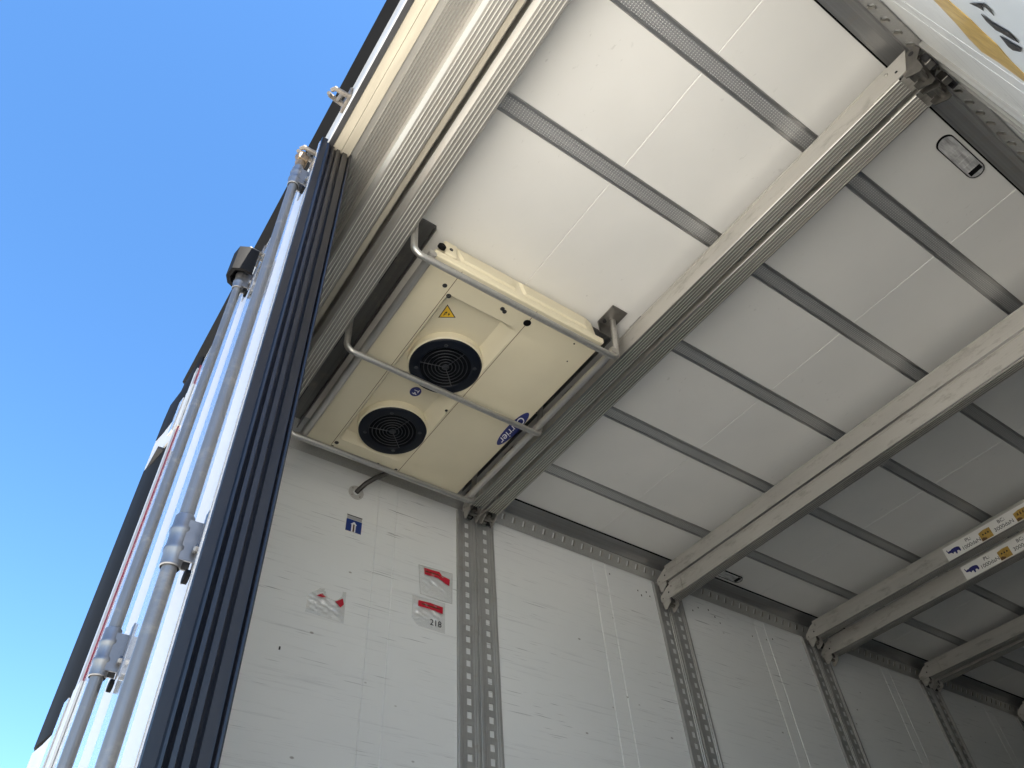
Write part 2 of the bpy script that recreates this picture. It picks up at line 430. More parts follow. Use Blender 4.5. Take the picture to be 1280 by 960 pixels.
for i, y in enumerate(post_y[:5]):
    post(0, y, 1, left_lab[i], 'slotted tracks on the left wall', 2.545)
post(W_, 1.455, -1, 'pair of slotted tracks on the right wall behind the beam ends, top right corner', 'slotted tracks on the right wall', 2.545)
post(W_, 2.655, -1, 'second pair of slotted tracks on the right wall', 'slotted tracks on the right wall', 2.545)

# ------------------------------------------------------------------ load beams
def beam_profile(y, z0, h, w, ch=(.002, .002)):
    """closed (y,z) profile; ribbed underside, small top lip"""
    p = [(y, z0 + h), (y, z0 + ch[1]), (y + ch[0], z0)]
    n = 5
    for i in range(n):
        c = y + .008 + ch[0] + i * (w - .018 - ch[0]) / (n - 1)
        p += [(c - .0018, z0), (c - .0012, z0 - .0042), (c + .0010, z0 - .0042), (c + .0014, z0)]
    p += [(y + w - .002, z0), (y + w, z0 + .002), (y + w, z0 + h)]
    p += [(y + w - .004, z0 + h + .003), (y + .004, z0 + h + .003)]
    return p
def plate(mb, pts, y0, y1):
    mb.ext(pts, 'y', y0, y1)
def beam(label, y, z0, h=.085, w=.063, ch=(.002, .002), under='shaded_underside', group='load beams parked in pairs under the ceiling'):
    t = thing('load_beam', label, 'load beam', group)
    xa, xb = .085, W_ - .085
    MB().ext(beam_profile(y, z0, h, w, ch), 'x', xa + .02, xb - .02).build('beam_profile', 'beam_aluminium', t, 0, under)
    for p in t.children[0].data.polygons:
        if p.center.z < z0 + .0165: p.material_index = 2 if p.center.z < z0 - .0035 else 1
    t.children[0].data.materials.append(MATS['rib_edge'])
    # bright rolled bead along the top front edge
    MB().box((xa + .02, y - .0025, z0 + h - .006), (xb - .02, y - .0003, z0 + h + .001)).build('edge_bead', 'beam_aluminium', t, 0)
    for s in (1, -1):
        X = (lambda d: d) if s == 1 else (lambda d: W_ - d)
        b_ = None
        for yy in (y + w - .001, y - .003):
            e = MB()
            if s == -1: plate(e, [(X(.19), z0 + .004), (X(.19), z0 + h - .003), (X(.042), z0 + h - .003), (X(.078), z0 + .004)], yy, yy + .004)
            else: plate(e, [(X(.19), z0 + .004), (X(.19), z0 + h - .009), (X(.115), z0 + h - .009), (X(.082), z0 + h - .02), (X(.035), z0 + .035), (X(.035), z0 + .008), (X(.085), z0 + .004)], yy, yy + .004)
            b_ = e.build('end_plate', 'beam_aluminium', t, 0)
        for yy in (y - .0005, y + w - .006):
            if s == -1:
                f = MB(); plate(f, [(X(.078), z0 + .012), (X(.046), z0 + h - .012), (X(.016), z0 + h - .02), (X(.016), z0 + h - .045), (X(.070), z0 - .022)], yy + .001, yy + .005)
                gp = f.build('gusset_plate', 'bracket_steel', t, 0)  # dark tone paints in the shade at the right beam end
                f = MB(); f.bolt((X(.040), yy + .0005, z0 + h - .034), 'y', .008, -.001); f.build('hole', 'black_ink', gp, 40)
            f = MB(); plate(f, [(X(.092), z0 + .010), (X(.092), z0 - .016), (X(.058), z0 - .040), (X(.046), z0 - .036), (X(.040), z0 + .012)], yy, yy + .004)
            f.build('catch_plate', 'beam_aluminium' if s == 1 else 'bracket_steel', t, 0)  # right plates get a darker metal: their shade put into the colour
        r = MB()
        r.tube([(X(.060), y + .004, z0 - .008), (X(.060), y + w - .004, z0 - .008)], .009, 12)
        r.box((min(X(.018), X(.040)), y + .018, z0 - .010), (max(X(.018), X(.040)), y + w - .018, z0 + .030), .003)
        r.box((min(X(.048), X(.085)), y + .020, z0 - .004), (max(X(.048), X(.085)), y + w - .020, z0 + .020))
        r.build('latch', 'bracket_steel', t, 0)
        for (d, zz, rr) in ((.118, z0 + h - .026, .0060), (.050, z0 + .020, .0045))[:2 if s == 1 else 1]:
            bb = MB(); bb.bolt((X(d), y - .003, zz), 'y', rr, -.004)
            bb.build('bolt', 'bolt_zinc', b_, 40)
        bb = MB(); bb.bolt((X(.096), y - .003, z0 + .034), 'y', .0045, -.0012); bb.build('hole', 'black_ink', b_, 40)
    return t
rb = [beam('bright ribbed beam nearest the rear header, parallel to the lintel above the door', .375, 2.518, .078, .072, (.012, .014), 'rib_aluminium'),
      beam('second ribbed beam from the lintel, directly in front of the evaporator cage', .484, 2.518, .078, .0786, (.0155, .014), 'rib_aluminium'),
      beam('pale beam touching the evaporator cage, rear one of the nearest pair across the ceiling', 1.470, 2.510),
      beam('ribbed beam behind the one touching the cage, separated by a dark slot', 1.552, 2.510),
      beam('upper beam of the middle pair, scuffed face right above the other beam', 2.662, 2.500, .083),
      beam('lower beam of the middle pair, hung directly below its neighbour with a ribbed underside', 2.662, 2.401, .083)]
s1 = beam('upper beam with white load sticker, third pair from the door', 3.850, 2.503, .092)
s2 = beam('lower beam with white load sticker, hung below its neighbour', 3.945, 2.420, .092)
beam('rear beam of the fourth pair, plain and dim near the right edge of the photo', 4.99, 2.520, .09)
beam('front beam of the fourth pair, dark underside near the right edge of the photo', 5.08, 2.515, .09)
beam('rear beam of the fifth pair, only its end plate shows at the right edge', 6.20, 2.520, .09)
beam('front beam of the fifth pair, deepest in the trailer', 6.29, 2.515, .09)

# load stickers on the third pair
def load_sticker(bm_obj, y, z0, x0, h):
    yy = y - .0012
    MB().box((x0, yy - .0006, z0), (x0 + 1.15, yy + .0004, z0 + h)).build('sticker', 'label_white', bm_obj, 0)
    st = bm_obj.children[-1]
    yf = yy - .0009
    def poly(pts, mat, name, o=0.0):
        mb = MB(); mb.ext([(x0 + a, z0 + b_) for a, b_ in pts], 'y', yf - .0003 - o, yf + .0002 - o); return mb.build(name, mat, st, 0)
    # bull mark: head with horns on the left, humped body, legs
    bull = [(.018, .047), (.022, .041), (.027, .044), (.034, .043), (.042, .047), (.060, .048), (.074, .045), (.082, .040), (.084, .022), (.078, .014), (.074, .022), (.070, .026), (.064, .026),
            (.060, .012), (.054, .012), (.052, .026), (.044, .026), (.040, .020), (.032, .030), (.022, .031), (.016, .034), (.016, .040), (.013, .050), (.016, .056)]
    poly([(a, b_ + .003) for a, b_ in bull], 'navy_ink', 'bull_mark')
    text('lettering', 'PL:', .026, (x0 + .138, yf, z0 + .053), (1, 0, 0), (0, 0, 1), 'black_ink', st)
    text('lettering', '1000daN', .028, (x0 + .142, yf, z0 + .022), (1, 0, 0), (0, 0, 1), 'black_ink', st)
    def pict(dx, tri):
        poly([(dx, .003), (dx + .062, .003), (dx + .062, .067), (dx, .067)], 'ochre', 'pictogram')
        poly([(dx, .050), (dx + .03, .056), (dx + .062, .054), (dx + .062, .067), (dx, .067)], 'label_white', 'pictogram_sky', .0006)
        poly([(dx + .002, .004), (dx + .022, .004), (dx + .03, .010), (dx + .014, .020), (dx + .002, .018)], 'brown_print', 'pictogram_base', .0006)
        for k in range(3):
            c = dx + .014 + k * .014
            poly([(c, .030), (c + .009, .030), (c + .007, .038 + (.008 if tri else 0)), (c + .002, .038 + (.004 if tri else 0))], 'brown_print' if tri else 'black_ink', 'pictogram_load', .0006)
    pict(.195, False)
    text('lettering', 'BC:', .026, (x0 + .322, yf, z0 + .053), (1, 0, 0), (0, 0, 1), 'black_ink', st)
    text('lettering', '3000daN', .028, (x0 + .322, yf, z0 + .022), (1, 0, 0), (0, 0, 1), 'black_ink', st)
    pict(.385, True)
    # round arrow
    def ringseg(cx, cz, r0, r1, a0, a1, mat, name):
        pts = [(cx + r1 * math.cos(R(a)), cz + r1 * math.sin(R(a))) for a in range(a0, a1 + 1, 15)] + [(cx + r0 * math.cos(R(a)), cz + r0 * math.sin(R(a))) for a in range(a1, a0 - 1, -15)]
        poly(pts, mat, name)
    ringseg(.490, .036, .011, .019, 90, 375, 'navy_ink', 'round_arrow')
    ringseg(.555, .046, .008, .012, 0, 300, 'brown_print', 'loop_mark')
    ringseg(.575, .026, .008, .012, 60, 360, 'brown_print', 'loop_mark')
    text('lettering', 'LC', .030, (x0 + .64, yf, z0 + .036), (1, 0, 0), (0, 0, 1), 'grey_print', st)
load_sticker(s1, 3.850, 2.506, .972, .074)
load_sticker(s2, 3.945, 2.425, .972, .074)

# ------------------------------------------------------------------ oval ceiling lamps (switched off)
def lamp(cx, y0, y1, w, label):
    t = thing('ceiling_lamp', label, 'ceiling lamp', 'oval lamps recessed in the ceiling')
    def oval(hw, e=0):
        pts = []
        for i in range(13): a = math.pi + math.pi * i / 12; pts.append((cx + hw * math.cos(a), y0 + hw * math.sin(a) + w - e * 0))
        for i in range(13): a = math.pi * i / 12; pts.append((cx + hw * math.cos(a), y1 - w + hw * math.sin(a)))
        return pts
    mb = MB()
    o, i_ = oval(w), oval(w * .88)
    zt, zb = H_ - .0002, H_ - .007
    vo = [mb.bm.verts.new((*p, zt)) for p in o]; vb = [mb.bm.verts.new((*p, zb)) for p in oval(w * .94)]; vi = [mb.bm.verts.new((*p, zb)) for p in i_]; vj = [mb.bm.verts.new((*p, zt - .001)) for p in i_]
    n = len(o)
    for a, b_ in ((vo, vb), (vb, vi), (vi, vj)):
        for k in range(n): mb.bm.faces.new((a[k], a[(k + 1) % n], b_[(k + 1) % n], b_[k]))
    mb.build('bezel', 'rubber', t)
    mb = MB().ext([(p[0], p[1]) for p in i_], 'z', H_ - .0045, H_ - .001)
    # lens divided by ribs, dark end cap
    y = y0 + w * .8; k = 0
    while y < y1 - w * 1.3:
        mb.box((cx - w * .70, y, H_ - .0056), (cx + w * .70, y + .003, H_ - .0044)); y += .027
    mb.build('lens', 'lamp_lens', t, 0)
    MB().box((cx - w * .72, y1 - w * 1.45, H_ - .0062), (cx + w * .72, y1 - w * .75, H_ - .0042)).build('end_cap', 'rubber', t, 0)
lamp(2.317, 1.845, 2.075, .029, 'unlit oval lamp with ribbed clear lens in the ceiling near the top right corner')
lamp(.150, 3.00, 3.22, .029, 'dark oval lamp on the ceiling near the left wall beside the middle beams')

# ------------------------------------------------------------------ evaporator unit
ev = thing('evaporator_unit', 'cream ceiling evaporator unit with two black round fans and a blue oval badge', 'evaporator')
X0, X1, Y0, Y1, Zb = .146, 1.158, .655, 1.363, 2.488
# lower tray with recessed middle panel: profile across y, with end caps
mb = MB()
ya, yb_, yc, yd = .772, .789, 1.005, 1.062          # recess: lip, floor start, floor end, slope end
xa, xb = .215, 1.045
def lower(x, y):
    """underside height map"""
    dx = min(max((x - xa) / .030, 0), 1) * min(max((xb - x) / .022, 0), 1)
    if y <= ya or y >= yd: d = 0
    elif y < yb_: d = (y - ya) / (yb_ - ya)
    elif y <= yc: d = 1
    else: d = 1 - (y - yc) / (yd - yc)
    return Zb + .034 * d * dx
gx = [X0 + .010, .180, xa, xa + .015, xa + .030, .4, .7, .9, xb - .022, xb - .011, xb, 1.10, X1 - .010]
gy = [Y0 + .010, .72, ya, (ya + yb_) / 2, yb_, .85, .92, yc, 1.022, 1.042, yd, 1.2, Y1 - .010]
V = [[mb.bm.verts.new((x, y, lower(x, y))) for y in gy] for x in gx]
for i in range(len(gx) - 1):
    for j in range(len(gy) - 1): mb.bm.faces.new((V[i][j], V[i + 1][j], V[i + 1][j + 1], V[i][j + 1]))
# rounded skirt
loop = [V[i][0] for i in range(len(gx))] + [V[-1][j] for j in range(1, len(gy))] + [V[i][-1] for i in range(len(gx) - 2, -1, -1)] + [V[0][j] for j in range(len(gy) - 2, 0, -1)]
cxm, cym = (X0 + X1) / 2, (Y0 + Y1) / 2
prev = loop
for (off, dz) in ((.006, .0015), (.0095, .006), (.010, .028), (.006, .034), (-.004, .036)):
    nl = []
    for v in loop:
        x, y = v.co.x, v.co.y
        ex = off if x > X1 - .012 else (-off if x < X0 + .012 else 0); ey = off if y > Y1 - .012 else (-off if y < Y0 + .012 else 0)
        nl.append(mb.bm.verts.new((x + ex, y + ey, Zb + dz)))
    for k in range(len(loop)): mb.bm.faces.new((prev[k], prev[(k + 1) % len(loop)], nl[(k + 1) % len(loop)], nl[k]))
    prev = nl
mb.build('lower_tray', 'cream_plastic', ev, 30)
# upper housing: tapering box with embossed side facing the opening
mb = MB()
def ringpts(o, z, ch=.03):
    a, b_, c_, d = X0 + .012 + o, X1 - .010 - o, Y0 + .03 + o, Y1 - .012 - o
    return [(a, c_, z), (b_ - ch * .3, c_, z), (b_, c_ + ch, z), (b_, d - ch, z), (b_ - ch * .3, d, z), (a, d, z)]
prev = None
for o, z in ((0, Zb + .035), (0, Zb + .05), (.006, H_ - .030), (.022, H_ - .012), (.03, H_ - .0005)):
    r = [mb.bm.verts.new(p) for p in ringpts(o, z)]
    if prev:
        for k in range(6): mb.bm.faces.new((prev[k], prev[(k + 1) % 6], r[(k + 1) % 6], r[k]))
    prev = r
mb.build('upper_housing', 'cream_plastic', ev, 30)
# embossed fields on the side of the housing
def emboss(y0, y1, cut0, cut1):
    xf = lambda z: X1 - .010 - (.006) * (z - Zb - .05) / (H_ - .03 - Zb - .05) + .0012
    za, zb2 = Zb + .052, H_ - .034
    pts = [(y0, za), (y1, za), (y1 + cut1, zb2), (y0 + cut0, zb2)]
    mb = MB()
    o = [mb.bm.verts.new((xf(z) - .002, y, z)) for y, z in pts]
    cy, cz = sum(p[0] for p in pts) / 4, sum(p[1] for p in pts) / 4
    i_ = [mb.bm.verts.new((xf(z) + .0055, cy + (y - cy) * (1 - .010 / abs(y1 - y0) * 2), cz + (z - cz) * .80)) for y, z in pts]
    for k in range(4): mb.bm.faces.new((o[k], o[(k + 1) % 4], i_[(k + 1) % 4], i_[k]))
    mb.bm.faces.new(i_)
    mb.build('embossed_field', 'cream_plastic', ev, 0)
emboss(.760, .985, -.030, -.015); emboss(1.015, 1.300, -.015, .012)
# cast corner ear with screw on the near end
mb = MB(); mb.box((X1 - .05, Y0 + .035, Zb + .040), (X1 - .001, Y0 + .085, H_ - .045), .006)
mb.build('corner_ear', 'cream_plastic', ev)
MB().lathe([(.007, 0), (.006, .003), (0, .003)], (X1 - .001, Y0 + .060, Zb + .075), 'x', 12).build('screw', 'dark_metal', ev)
MB().lathe([(.014, 0), (.014, .010), (.009, .014), (0, .014)], (X1 + .004, Y0 + .018, Zb + .045), 'x', 16).build('rubber_plug', 'rubber', ev)
MB().ext([(X0 + .02, Y0 + .036), (X1 - .0085, Y0 + .040), (X1 - .0085, Y1 - .03), (X0 + .02, Y1 - .02)], 'z', Zb + .0345, Zb + .0385).build('housing_gap', 'brown_print', ev, 0)  # dark strip painted in for the shaded gap between tray and housing
# seams
mb = MB()
mb.box((X0 + .012, .7635, Zb - .0006), (X1 - .012, .7655, Zb + .001)); mb.box((X0 + .012, 1.0695, Zb - .0006), (X1 - .012, 1.0715, Zb + .001))
mb.build('seam', 'brown_print', ev, 0)
# fans
def fan(cx, cy):
    zf = Zb + .0235
    r = MB(); r.lathe([(0.1410, .0105), (0.1400, -.016), (0.1351, -.0195), (0.1224, -.0195)], (cx, cy, zf), 'z', 56).build('fan_collar', 'cream_plastic', ev)
    rg = MB(); rg.lathe([(0.1346, -.0188), (0.1305, -.024), (0.1201, -.0265), (0.0959, -.0245), (0.0924, -.021)], (cx, cy, zf), 'z', 56)
    rg = rg.build('fan', 'fan_black', ev)
    MB().lathe([(0.0930, -.0215), (0.0912, -.0165), (0.0000, -.0165)], (cx, cy, zf), 'z', 40).build('fan_well', 'fan_matte', rg)
    g = MB()
    for rr in (.012, .025, .038, .051, .065, .080):
        pts = [(cx + rr * math.cos(k * math.pi / 16), cy + rr * math.sin(k * math.pi / 16), zf - .0215 + .000) for k in range(33)]
        g.tube(pts, .0015, 6, False)
    for a in (15, 135, 255):
        g.tube([(cx + .006 * math.cos(R(a)), cy + .006 * math.sin(R(a)), zf - .0225), (cx + .095 * math.cos(R(a)), cy + .095 * math.sin(R(a)), zf - .0235)], .0016, 6)
    g.lathe([(0, -.024), (.008, -.0235), (.009, -.021), (0, -.021)], (cx, cy, zf), 'z', 16)
    g.build('grille', 'grille', rg)
    bl = MB()
    for k in range(5):
        a = k * 72 + 20
        pts = []
        for (rr, da, dz) in ((.022, 0, .004), (.084, 8, .006), (.084, 48, -.008), (.022, 34, -.006)):
            pts.append((cx + rr * math.cos(R(a + da)), cy + rr * math.sin(R(a + da)), zf + dz * .15 - .0187))
        bl.face(pts)
    bl.lathe([(.020, -.0165), (.020, -.0202), (0, -.0202)], (cx, cy, zf), 'z', 20)
    bl.build('impeller', 'fan_matte', rg, 0)
    for a in (60, 150, 240, 330):
        tb = MB()
        p = (cx + .107 * math.cos(R(a)), cy + .107 * math.sin(R(a)), zf - .0265)
        tb.lathe([(.007, .001), (.006, -.002), (0, -.002)], p, 'z', 10)
        tb.build('fan_screw', 'grille', rg)
fan(.757, .937); fan(.357, .937)
# screws and rubber plugs underneath
def plug(x, y, z, r, mat='dark_metal', name='screw'):
    MB().lathe([(r * 1.5, 0.0), (r * 1.4, -.0015), (r, -.0015), (r * .9, -.0035), (0, -.004)], (x, y, z), 'z', 14).build(name, mat, ev)
for (x, y, r) in ((1.068, .745, .006), (1.039, .766 + .012, .006), (1.091, .962, .0055), (1.085, .975, .0055), (.189, .778, .006), (.162, .772, .004), (.158, .977, .005), (.570, 1.055, .004), (1.10, 1.27, .0025), (1.02, 1.30, .002)):
    plug(x, y, Zb + (.001 if y < ya or y > yd else .0), r)
plug(1.087, 1.070, Zb - .001, .0095, 'rubber', 'rubber_plug')
# T4 badge and oval maker's badge
MB().lathe([(.0215, 0.0), (.0215, -.0012), (0, -.0012)], (.567, .919, Zb + .0337), 'z', 32, sx=1.15).build('type_badge', 'logo_blue', ev, 40)
tb = ev.children[-1]
text('lettering', 'T4', .028, (.567, .919, Zb + .0337 - .0016), (-1, 0, 0), (0, 1, 0), 'white_ink', tb)
MB().lathe([(.5, 0.0008), (.5, -.0012), (0, -.0012)], (.619, 1.334, Zb), 'z', 48, sx=.215, sy=.050).build('oval_badge', 'logo_blue', ev, 40)
ob = ev.children[-1]
text('lettering', 'Carrier', .046, (.619, 1.334, Zb - .0016), (-1, 0, 0), (0, 1, 0), 'white_ink', ob, shear=.35, sx=1.15)
# warning triangle
A_, B_, C2 = Vector((.985, .806, 0)), Vector((.919, .808, 0)), Vector((.951, .860, 0))
def tri(k, mat, dz, name, par):
    c = (A_ + B_ + C2) / 3
    pts = [(c + (p - c) * k) for p in (A_, B_, C2)]
    return MB().ext([(p.x, p.y) for p in pts], 'z', Zb + .0336 - dz - .0006, Zb + .0336 - dz).build(name, mat, par, 0)
wt = tri(1.0, 'black_ink', 0, 'warning_triangle', ev); tri(.84, 'yellow', .0007, 'yellow_field', wt)
ex = (A_ - (B_ + C2) / 2).normalized(); ey = (B_ - C2).normalized(); c0 = (A_ + B_ + C2) / 3
def wp(u, v): p = c0 + ex * v - ey * u; return (p.x, p.y)
for pts in ([(-.013, -.008), (-.010, -.009), (-.005, .003), (-.002, .002), (-.007, -.005), (-.004, -.004), (.001, .006), (-.002, .008), (-.007, .005)],
            [(.005, .001), (.009, .003), (.007, -.002), (.010, -.003), (.007, -.009), (.004, -.010), (.006, -.006), (.003, -.005)]):
    MB().ext([wp(u, v) for u, v in pts], 'z', Zb + .0336 - .0020, Zb + .0336 - .0014).build('warning_mark', 'black_ink', wt, 0)
# drain pan bulge under the wall side
mb = MB()
mb.ext([(Y1 - .30, Zb + .004), (Y1 - .02, Zb + .004), (Y1 - .03, Zb + .026), (Y1 - .28, Zb + .026)], 'x', X0 - .022, X0 + .001); mb.build('drain_pan', 'cream_plastic', ev, 0)

# ------------------------------------------------------------------ tube guard round the evaporator
gd = thing('guard_cage', 'bent steel tube guard cage hung below the evaporator unit', 'guard cage')
zg = 2.428; rT = .0115
def hoop(x, far_up, near_up):
    r = .032
    p = [(x, .572, near_up), (x, .574, zg + .07)]
    p += arc((x, .575 + r, zg + r), r, 180, 270, 7, 'yz')
    yb2 = 1.408
    p += arc((x, yb2 - r * .85, zg + r * .85), r * .85, 270, 360, 7, 'yz')
    p += [(x + .008, yb2 + .004, zg + .10), (x + .012, yb2 + .012, far_up)]
    return p
for x in (.208, .697, 1.163):
    mb = MB(); mb.tube(hoop(x, 2.640, 2.640), rT, 16); mb.build('hoop', 'tube_steel', gd, 60)
for (y, z) in ((.636, 2.452), (1.388, 2.452)):
    mb = MB(); mb.tube([(.195, y, z), (1.178, y, z)], .0145, 16); mb.build('cross_tube', 'tube_steel', gd, 60)
for x in (.208, .697, 1.163):
    for y in (.612, 1.392):
        MB().lathe([(.0085, 0), (.0085, .006), (.006, .009), (0, .009)], (x, y, zg + .004), 'z', 10).build('joint_bolt', 'bolt_zinc', gd)
for (x, y) in ((1.188, 1.408), (.715, 1.408), (.226, 1.408)):
    mb = MB(); mb.box((x - .046, y - .036, H_ - .0115), (x + .046, y + .036, H_ - .0055), .002)
    if y > 1: mb.box((x - .046, y - .036, H_ - .075), (x - .041, y + .036, H_ - .0095))
    pl = mb.build('mount_plate', 'bracket_steel', gd, 0)
    mb = MB(); mb.lathe([(.008, 0), (.008, -.006), (0, -.006)], (x - .026, y - .018, H_ - .0115), 'z', 6); mb.build('bolt', 'dark_metal', pl, 0)
# frame channel on the header side; matching dark channel added on the beam side
for nm, y0, y1, x1 in (('dark grey slotted mounting channel above the cage, on the rear header side', .566, .652, 1.165), ('dark grey channel above the cage, on the side of the first beam pair', 1.372, 1.462, 1.110)):
    ch = thing('mounting_channel', nm, 'channel', 'mounting channels above the evaporator')
    MB().ext([(y0, H_ - .001), (y0, H_ - .040), (y0 + .005, H_ - .040), (y0 + .005, H_ - .010), (y1 - .005, H_ - .010), (y1 - .005, H_ - .030), (y1, H_ - .030), (y1, H_ - .001)], 'x', .05, x1).build('channel_profile', 'channel_steel', ch, 0)
    for x in (.14, .50, .86):
        MB().box((x, y0 + .018, H_ - .0112), (x + .13, y0 + .032, H_ - .0098)).build('slot', 'black_ink', ch, 0)
# cable from the wall into the unit
hz = thing('wall_cable', 'short dark cable curving from a round wall flange up under the evaporator cage', 'cable')
MB().tube([(.004, .963, 2.440), (.020, .968, 2.448), (.045, .985, 2.470), (.075, 1.010, 2.488), (.110, 1.035, 2.494), (.17, 1.06, 2.496)], .0105, 14).build('cable', 'hose', hz, 60)
fl = MB().lathe([(.034, .0005), (.034, .003), (.014, .004), (.013, .002)], (0, .963, 2.441), 'x', 32).build('flange', 'flange_grey', hz)
for a in (45, 135, 225, 315): MB().lathe([(.0045, .003), (.004, .006), (0, .006)], (0, .963 + .025 * math.cos(R(a)), 2.441 + .025 * math.sin(R(a))), 'x', 10).build('screw', 'bolt_zinc', fl)

# ------------------------------------------------------------------ things stuck on the left wall
def wallpoly(pts, x, mat, name, par=None, th=.0006):
    """(y,z) polygon lying on the left wall"""
    return MB().ext(pts, 'x', x, x + th).build(name, mat, par, 0)
def quadpt(q, u, v):
    """q: TL,TR,BR,BL"""
    t = (q[0][0] + (q[1][0] - q[0][0]) * u, q[0][1] + (q[1][1] - q[0][1]) * u); b_ = (q[3][0] + (q[2][0] - q[3][0]) * u, q[3][1] + (q[2][1] - q[3][1]) * u)
    return (t[0] + (b_[0] - t[0]) * v, t[1] + (b_[1] - t[1]) * v)
q = [(.934, 2.322), (1.006, 2.322), (1.006, 2.240), (.934, 2.240)]
ar = wallpoly(q, .0006, 'label_white', 'arrow_sticker'); tag(ar, 'small blue sticker with a white upward arrow on the white wall below the cable', 'sticker')
wallpoly([quadpt(q, u, v) for u, v in ((.03, .26), (.97, .26), (.97, .96), (.03, .96))], .0013, 'arrow_blue', 'blue_field', ar)
wallpoly([quadpt(q, u, v) for u, v in ((.05, .05), (.95, .05), (.95, .24), (.05, .24))], .0013, 'grey_print', 'grey_field', ar)
wallpoly([quadpt(q, u, v) for u, v in ((.03, .0), (.5, .0), (.97, .0), (.97, .045), (.03, .045))], .0013, 'black_ink', 'border', ar)
wallpoly([quadpt(q, u, v) for u, v in ((.50, .36), (.69, .54), (.62, .54), (.62, .96), (.36, .96), (.36, .54), (.29, .54))], .0020, 'white_ink', 'arrow', ar)
wallpoly([quadpt(q, u, v) for u, v in ((.45, .52), (.54, .52), (.54, .95), (.45, .95))], .0027, 'brown_print', 'arrow_core', ar)

def pouch(q, label, outline=None, arch=.006):
    """a clear plastic pouch: wrinkled sheet, fixed along its rim"""
    t = thing('document_pouch', label, 'plastic pouch', 'clear document pouches stuck on the left wall')
    mb = MB(); n = 40
    rnd = random.Random(int(q[0][0] * 1000))
    V = []
    for i in range(n + 1):
        row = []
        for j in range(n + 1):
            u, v = i / n, j / n
            y, z = quadpt(q, u, v)
            rim = min(u, 1 - u, v, 1 - v) * 6
            x = .0022 + min(1, rim) * (arch * .9 + arch * .12 * rnd.random() + .0022 * math.sin(23 * u + 9 * v + 3 * math.sin(7 * v)) + .0016 * math.sin(31 * v - 17 * u))
            row.append(mb.bm.verts.new((max(.0018, x), y, z)))
        V.append(row)
    keep = outline or (lambda u, v: True)
    for i in range(n):
        for j in range(n):
            if keep((i + .5) / n, (j + .5) / n): mb.bm.faces.new((V[i][j], V[i + 1][j], V[i + 1][j + 1], V[i][j + 1]))
    mb.build('pouch_film', 'clear_plastic', t, 80)
    mb = MB()
    for (a, b_) in (((0, 0), (1, 0)), ((1, 0), (1, 1)), ((1, 1), (0, 1)), ((0, 1), (0, 0))):
        if outline or not (keep((a[0] + b_[0]) / 2 * .96 + .02, (a[1] + b_[1]) / 2 * .96 + .02)): continue
        p, r = quadpt(q, *a), quadpt(q, *b_)
        mb.tube([(.0022, *p), (.0022, *r)], .0010, 5)
    mb.build('welded_rim', 'flange_grey', t, 60)
    return t
q2 = [(1.272, 2.192), (1.433, 2.200), (1.432, 2.058), (1.284, 2.062)]
p2 = pouch(q2, 'clear pouch with a long red strip, upper one beside the first wall tracks')
MB().ext([quadpt(q2, u, v) for u, v in ((.13, .10), (.58, .10), (.66, .20), (.90, .26), (.88, .48), (.70, .42), (.55, .32), (.13, .32))], 'x', .0095, .0102).build('red_strip', 'red_plastic', p2, 0)
MB().ext([quadpt(q2, u, v) for u, v in ((.16, .19), (.55, .19), (.62, .26), (.60, .28), (.54, .23), (.16, .23))], 'x', .0102, .0106).build('print', 'brown_print', p2, 0)
q3 = [(1.249, 2.046), (1.399, 2.052), (1.400, 1.918), (1.250, 1.922)]
p3 = pouch(q3, 'clear pouch with a short red strip and handwritten digits, below another pouch', lambda u, v: not (u < .25 and v > .7 and (u - .25) ** 2 + ((v - .7) * .85) ** 2 > .0625))
MB().ext([quadpt(q3, u, v) for u, v in ((.16, .17), (.50, .16), (.90, .20), (.90, .42), (.5, .37), (.15, .37))], 'x', .0095, .0102).build('red_strip', 'red_plastic', p3, 0)
MB().ext([quadpt(q3, u, v) for u, v in ((.25, .25), (.82, .27), (.82, .31), (.25, .29))], 'x', .0102, .0106).build('print', 'brown_print', p3, 0)
text('handwriting', '218', .036, (.0118, 1.352, 1.944), (0, 1, .0), (0, 0, 1), 'black_ink', p3)
q1 = [(.822, 1.952), (.972, 1.972), (.975, 1.845), (.826, 1.852)]
p1 = pouch(q1, 'torn clear pouch with two red scraps, on the wall near the open door edge', lambda u, v: not ((u - .66) ** 2 / .055 + (v - .02) ** 2 / .12 < 1) and not (u + v * .9 < .32))
MB().ext([quadpt(q1, u, v) for u, v in ((.22, .34), (.36, .22), (.46, .33), (.38, .36))], 'x', .0095, .0102).build('red_scrap', 'red_plastic', p1, 0)
MB().ext([quadpt(q1, u, v) for u, v in ((.70, .42), (.90, .26), (.94, .44), (.86, .56))], 'x', .0095, .0102).build('red_scrap', 'red_plastic', p1, 0)
# little screws and nicks high on the wall
nk = thing('screw_holes', 'tiny dark screw holes high on the left wall beside the second tracks', 'screw holes')
mb = MB()
for (y, z) in ((2.36, 2.50), (2.54, 2.46), (2.56, 2.44), (2.62, 2.45), (2.60, 2.47), (2.93, 2.46), (2.98, 2.49), (3.10, 2.47), (3.13, 2.44), (3.06, 2.50), (3.38, 2.43), (3.5, 2.44), (3.56, 2.46), (.76, 1.70), (1.05, 1.32), (1.03, 1.20), (.70, 1.24), (1.42, 1.34)):
    MB().box((.0003, y - .003, z - .006 * random.random() - .003), (.0012, y + .003, z + .004)).build('hole', 'dark_metal', nk, 0)

